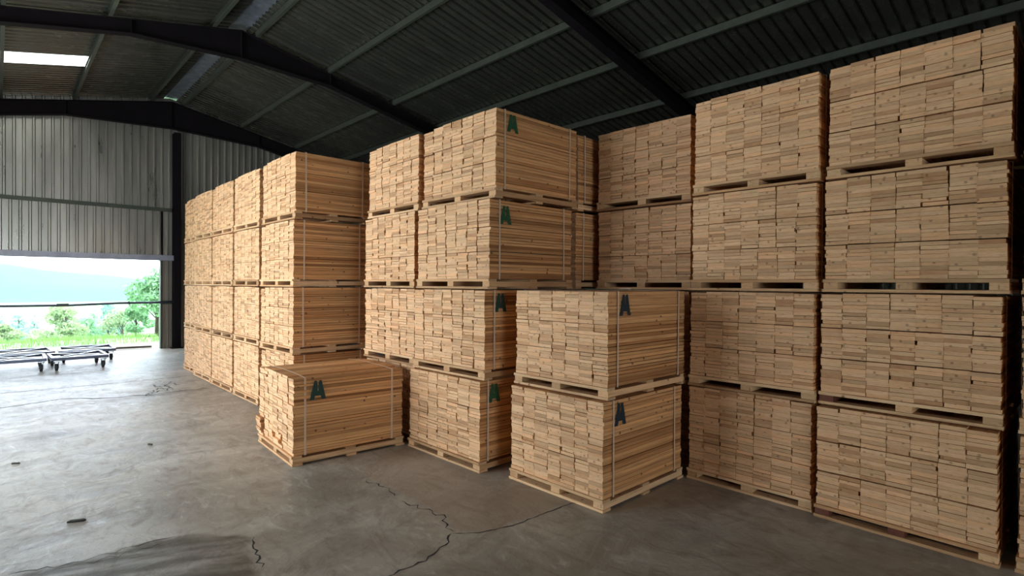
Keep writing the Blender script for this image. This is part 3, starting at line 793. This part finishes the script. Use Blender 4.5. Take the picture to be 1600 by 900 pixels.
def leaf_material(name, col):
    mt, nt, bs = new_mat(name); L = nt.links
    ra = N(nt, 'ShaderNodeAttribute', attribute_name='rnd')
    L.new(ramp(nt, ra.outputs['Fac'], [(0, tuple(c * .55 for c in col)), (.6, col), (1, tuple(c * 1.5 for c in col))]), bs.inputs['Base Color'])
    bs.inputs['Roughness'].default_value = .6
    tl = N(nt, 'ShaderNodeBsdfTranslucent'); tl.inputs['Color'].default_value = (*[c * 1.3 for c in col], 1)
    mx = N(nt, 'ShaderNodeMixShader'); mx.inputs[0].default_value = .35
    L.new(bs.outputs[0], mx.inputs[1]); L.new(tl.outputs[0], mx.inputs[2]); L.new(mx.outputs[0], nt.nodes['Material Output'].inputs['Surface'])
    return mt
LEAF_LIGHT = leaf_material('light_leaves', (.28, .36, .17)); LEAF_MID = leaf_material('mid_leaves', (.20, .36, .17)); LEAF_BLUE = leaf_material('blue_green_needles', (.17, .31, .22))
BARK = plain('bark', (.07, .05, .035), .9)
def leaves(clumps, n, size, mat, name, parent, seed, droop=0.0):
    rg = np.random.default_rng(seed); v, f, rn = [], [], []
    vol = np.array([c[3] * c[4] * c[5] for c in clumps]); pick = rg.choice(len(clumps), n, p=vol / vol.sum())
    for k in pick:
        cx, cy, cz, rx, ry, rz = clumps[k]
        d = rg.normal(size=3); d /= np.linalg.norm(d); d *= rg.uniform(.45, 1.0) ** .6
        p = np.array([cx + d[0]*rx, cy + d[1]*ry, cz + d[2]*rz]); a = rg.normal(size=3); a[2] -= droop; a /= np.linalg.norm(a); b = np.cross(a, rg.normal(size=3)); b /= np.linalg.norm(b)
        s = size * rg.uniform(.6, 1.4); i = len(v)
        v += [p - a*s, p + b*s*.4, p + a*s, p - b*s*.4]; f.append((i, i+1, i+2, i+3)); rn += [rg.uniform()] * 4
    me = bpy.data.meshes.new(name); me.from_pydata([tuple(q) for q in v], [], f)
    at = me.attributes.new('rnd', 'FLOAT', 'POINT'); at.data.foreach_set('value', np.array(rn, np.float32)); me.materials.append(mat)
    return link(bpy.data.objects.new(name, me), parent)
def tree(kind, x, y, h, w, label, seed, mat, n=1500, size=.09):
    r = random.Random(seed); z = ground_z(x, y)
    t = empty('tree' if kind != 'bush' else 'bush', (x, y, z - .03)); tag(t, label, 'tree' if kind != 'bush' else 'bush', 'greenery outside the doorway')
    mb = MB(); cl = []
    mb.tube([(0, 0, 0), (.02 * h, .01, h * .4), (0, .02, h * .8)], [.03 * h, .022 * h, .008 * h], 7)
    if kind == 'pine':
        for k in range(9):
            q = k / 8; zz = h * (.18 + .78 * q); rr = w / 2 * (1 - q) * .95 + .06
            for a in range(5):
                an = a * 1.2566 + k; cl.append((rr * .55 * math.cos(an), rr * .55 * math.sin(an), zz, rr * .5, rr * .5, h * .05))
    else:
        for k in range(14):
            an = r.uniform(0, 6.28); q = r.uniform(.25, .92); rr = w / 2 * r.uniform(.2, .78) * math.sin(math.pi * min(.95, q * .8 + .15))
            cx, cy, cz = rr * math.cos(an), rr * math.sin(an), h * q
            cl.append((cx, cy, cz, w * r.uniform(.13, .22), w * r.uniform(.13, .22), h * r.uniform(.09, .15)))
            mb.tube([(0, 0, h * q * .55), (cx * .9, cy * .9, cz)], [.009 * h, .003 * h], 5)
    mb.build('trunk', BARK, t, True)
    o = leaves(cl, n, size, mat, 'foliage', t, seed, .4 if kind == 'fern' else 0); o['kind'] = 'stuff'
    return t
def at_ray(dist, ty): return X0 - dist, ty * (dist - X0)          # along a bearing through the doorway
# (kind, distance beyond the door, bearing, height, width, label, material, leaves, leaf size)
TREES = [('broad', 13, .0715, 2.05, 1.9, 'rounded pale bush in the middle of the doorway view', LEAF_LIGHT, 2600, .075),
         ('fern', 5.2, .182, 2.35, 1.9, 'tall feathery tree against the door jamb', LEAF_MID, 1900, .085),
         ('broad', 6.5, .155, 1.15, 1.2, 'low leafy bush at the foot of the feathery tree', LEAF_MID, 1500, .06),
         ('pine', 24, .004, 2.6, 1.7, 'slim conifer at the left of the doorway view', LEAF_BLUE, 1300, .09),
         ('pine', 26, .022, 2.9, 1.7, 'blue-green conifer second from the left in the doorway view', LEAF_BLUE, 1300, .09),
         ('pine', 22, .038, 2.3, 1.5, 'short conifer beside the rounded pale bush', LEAF_BLUE, 1200, .085),
         ('pine', 31, -.02, 2.7, 1.8, 'conifer just beyond the left picture edge side of the doorway', LEAF_BLUE, 1000, .09),
         ('pine', 24, .103, 2.9, 1.8, 'slim conifer right of the rounded pale bush', LEAF_MID, 1300, .09),
         ('broad', 20, .120, 2.7, 2.3, 'loose bluish bush right of the slim conifer', LEAF_BLUE, 1900, .09),
         ('broad', 17, .138, 2.2, 2.2, 'grey-green bush left of the feathery tree', LEAF_LIGHT, 1700, .085),
         ('broad', 16, .092, 1.7, 1.9, 'small round bush in front of the conifers', LEAF_MID, 1500, .08),
         ('broad', 17, .045, 1.3, 1.7, 'low spreading bush left of the rounded pale bush', LEAF_LIGHT, 1500, .08),
         ('broad', 11.5, .008, .9, 1.5, 'low scrub bush at the left picture edge', LEAF_LIGHT, 1500, .08)]
for i, (k, d, b, h, w, lab, mt, n, sz) in enumerate(TREES):
    x, y = at_ray(d, b); tree(k, x, y, h, w, lab, 50 + i, mt, n, sz)
# rough grass along the verge
rg = np.random.default_rng(3); v, f, rn = [], [], []
for k in range(5200):
    d = rg.uniform(2.2, 11); x = X0 - d; y = rg.uniform(-1.5, .2) * (d + 17) * .24 + 3.2; z = ground_z(x, y); h = rg.uniform(.06, .22); a = rg.uniform(0, 6.28); lx, ly = rg.normal(size=2) * .05
    i = len(v); v += [(x - .012*math.cos(a), y - .012*math.sin(a), z - .02), (x + .012*math.cos(a), y + .012*math.sin(a), z - .02), (x + lx, y + ly, z + h)]; f.append((i, i+1, i+2)); rn += [rg.uniform()] * 3
me = bpy.data.meshes.new('grass'); me.from_pydata(v, [], f); at = me.attributes.new('rnd', 'FLOAT', 'POINT'); at.data.foreach_set('value', np.array(rn, np.float32)); me.materials.append(leaf_material('grass_blades', (.15, .27, .06)))
tag(link(bpy.data.objects.new('grass', me)), 'rough pale green grass on the verge outside the doorway', 'grass', kind='stuff')
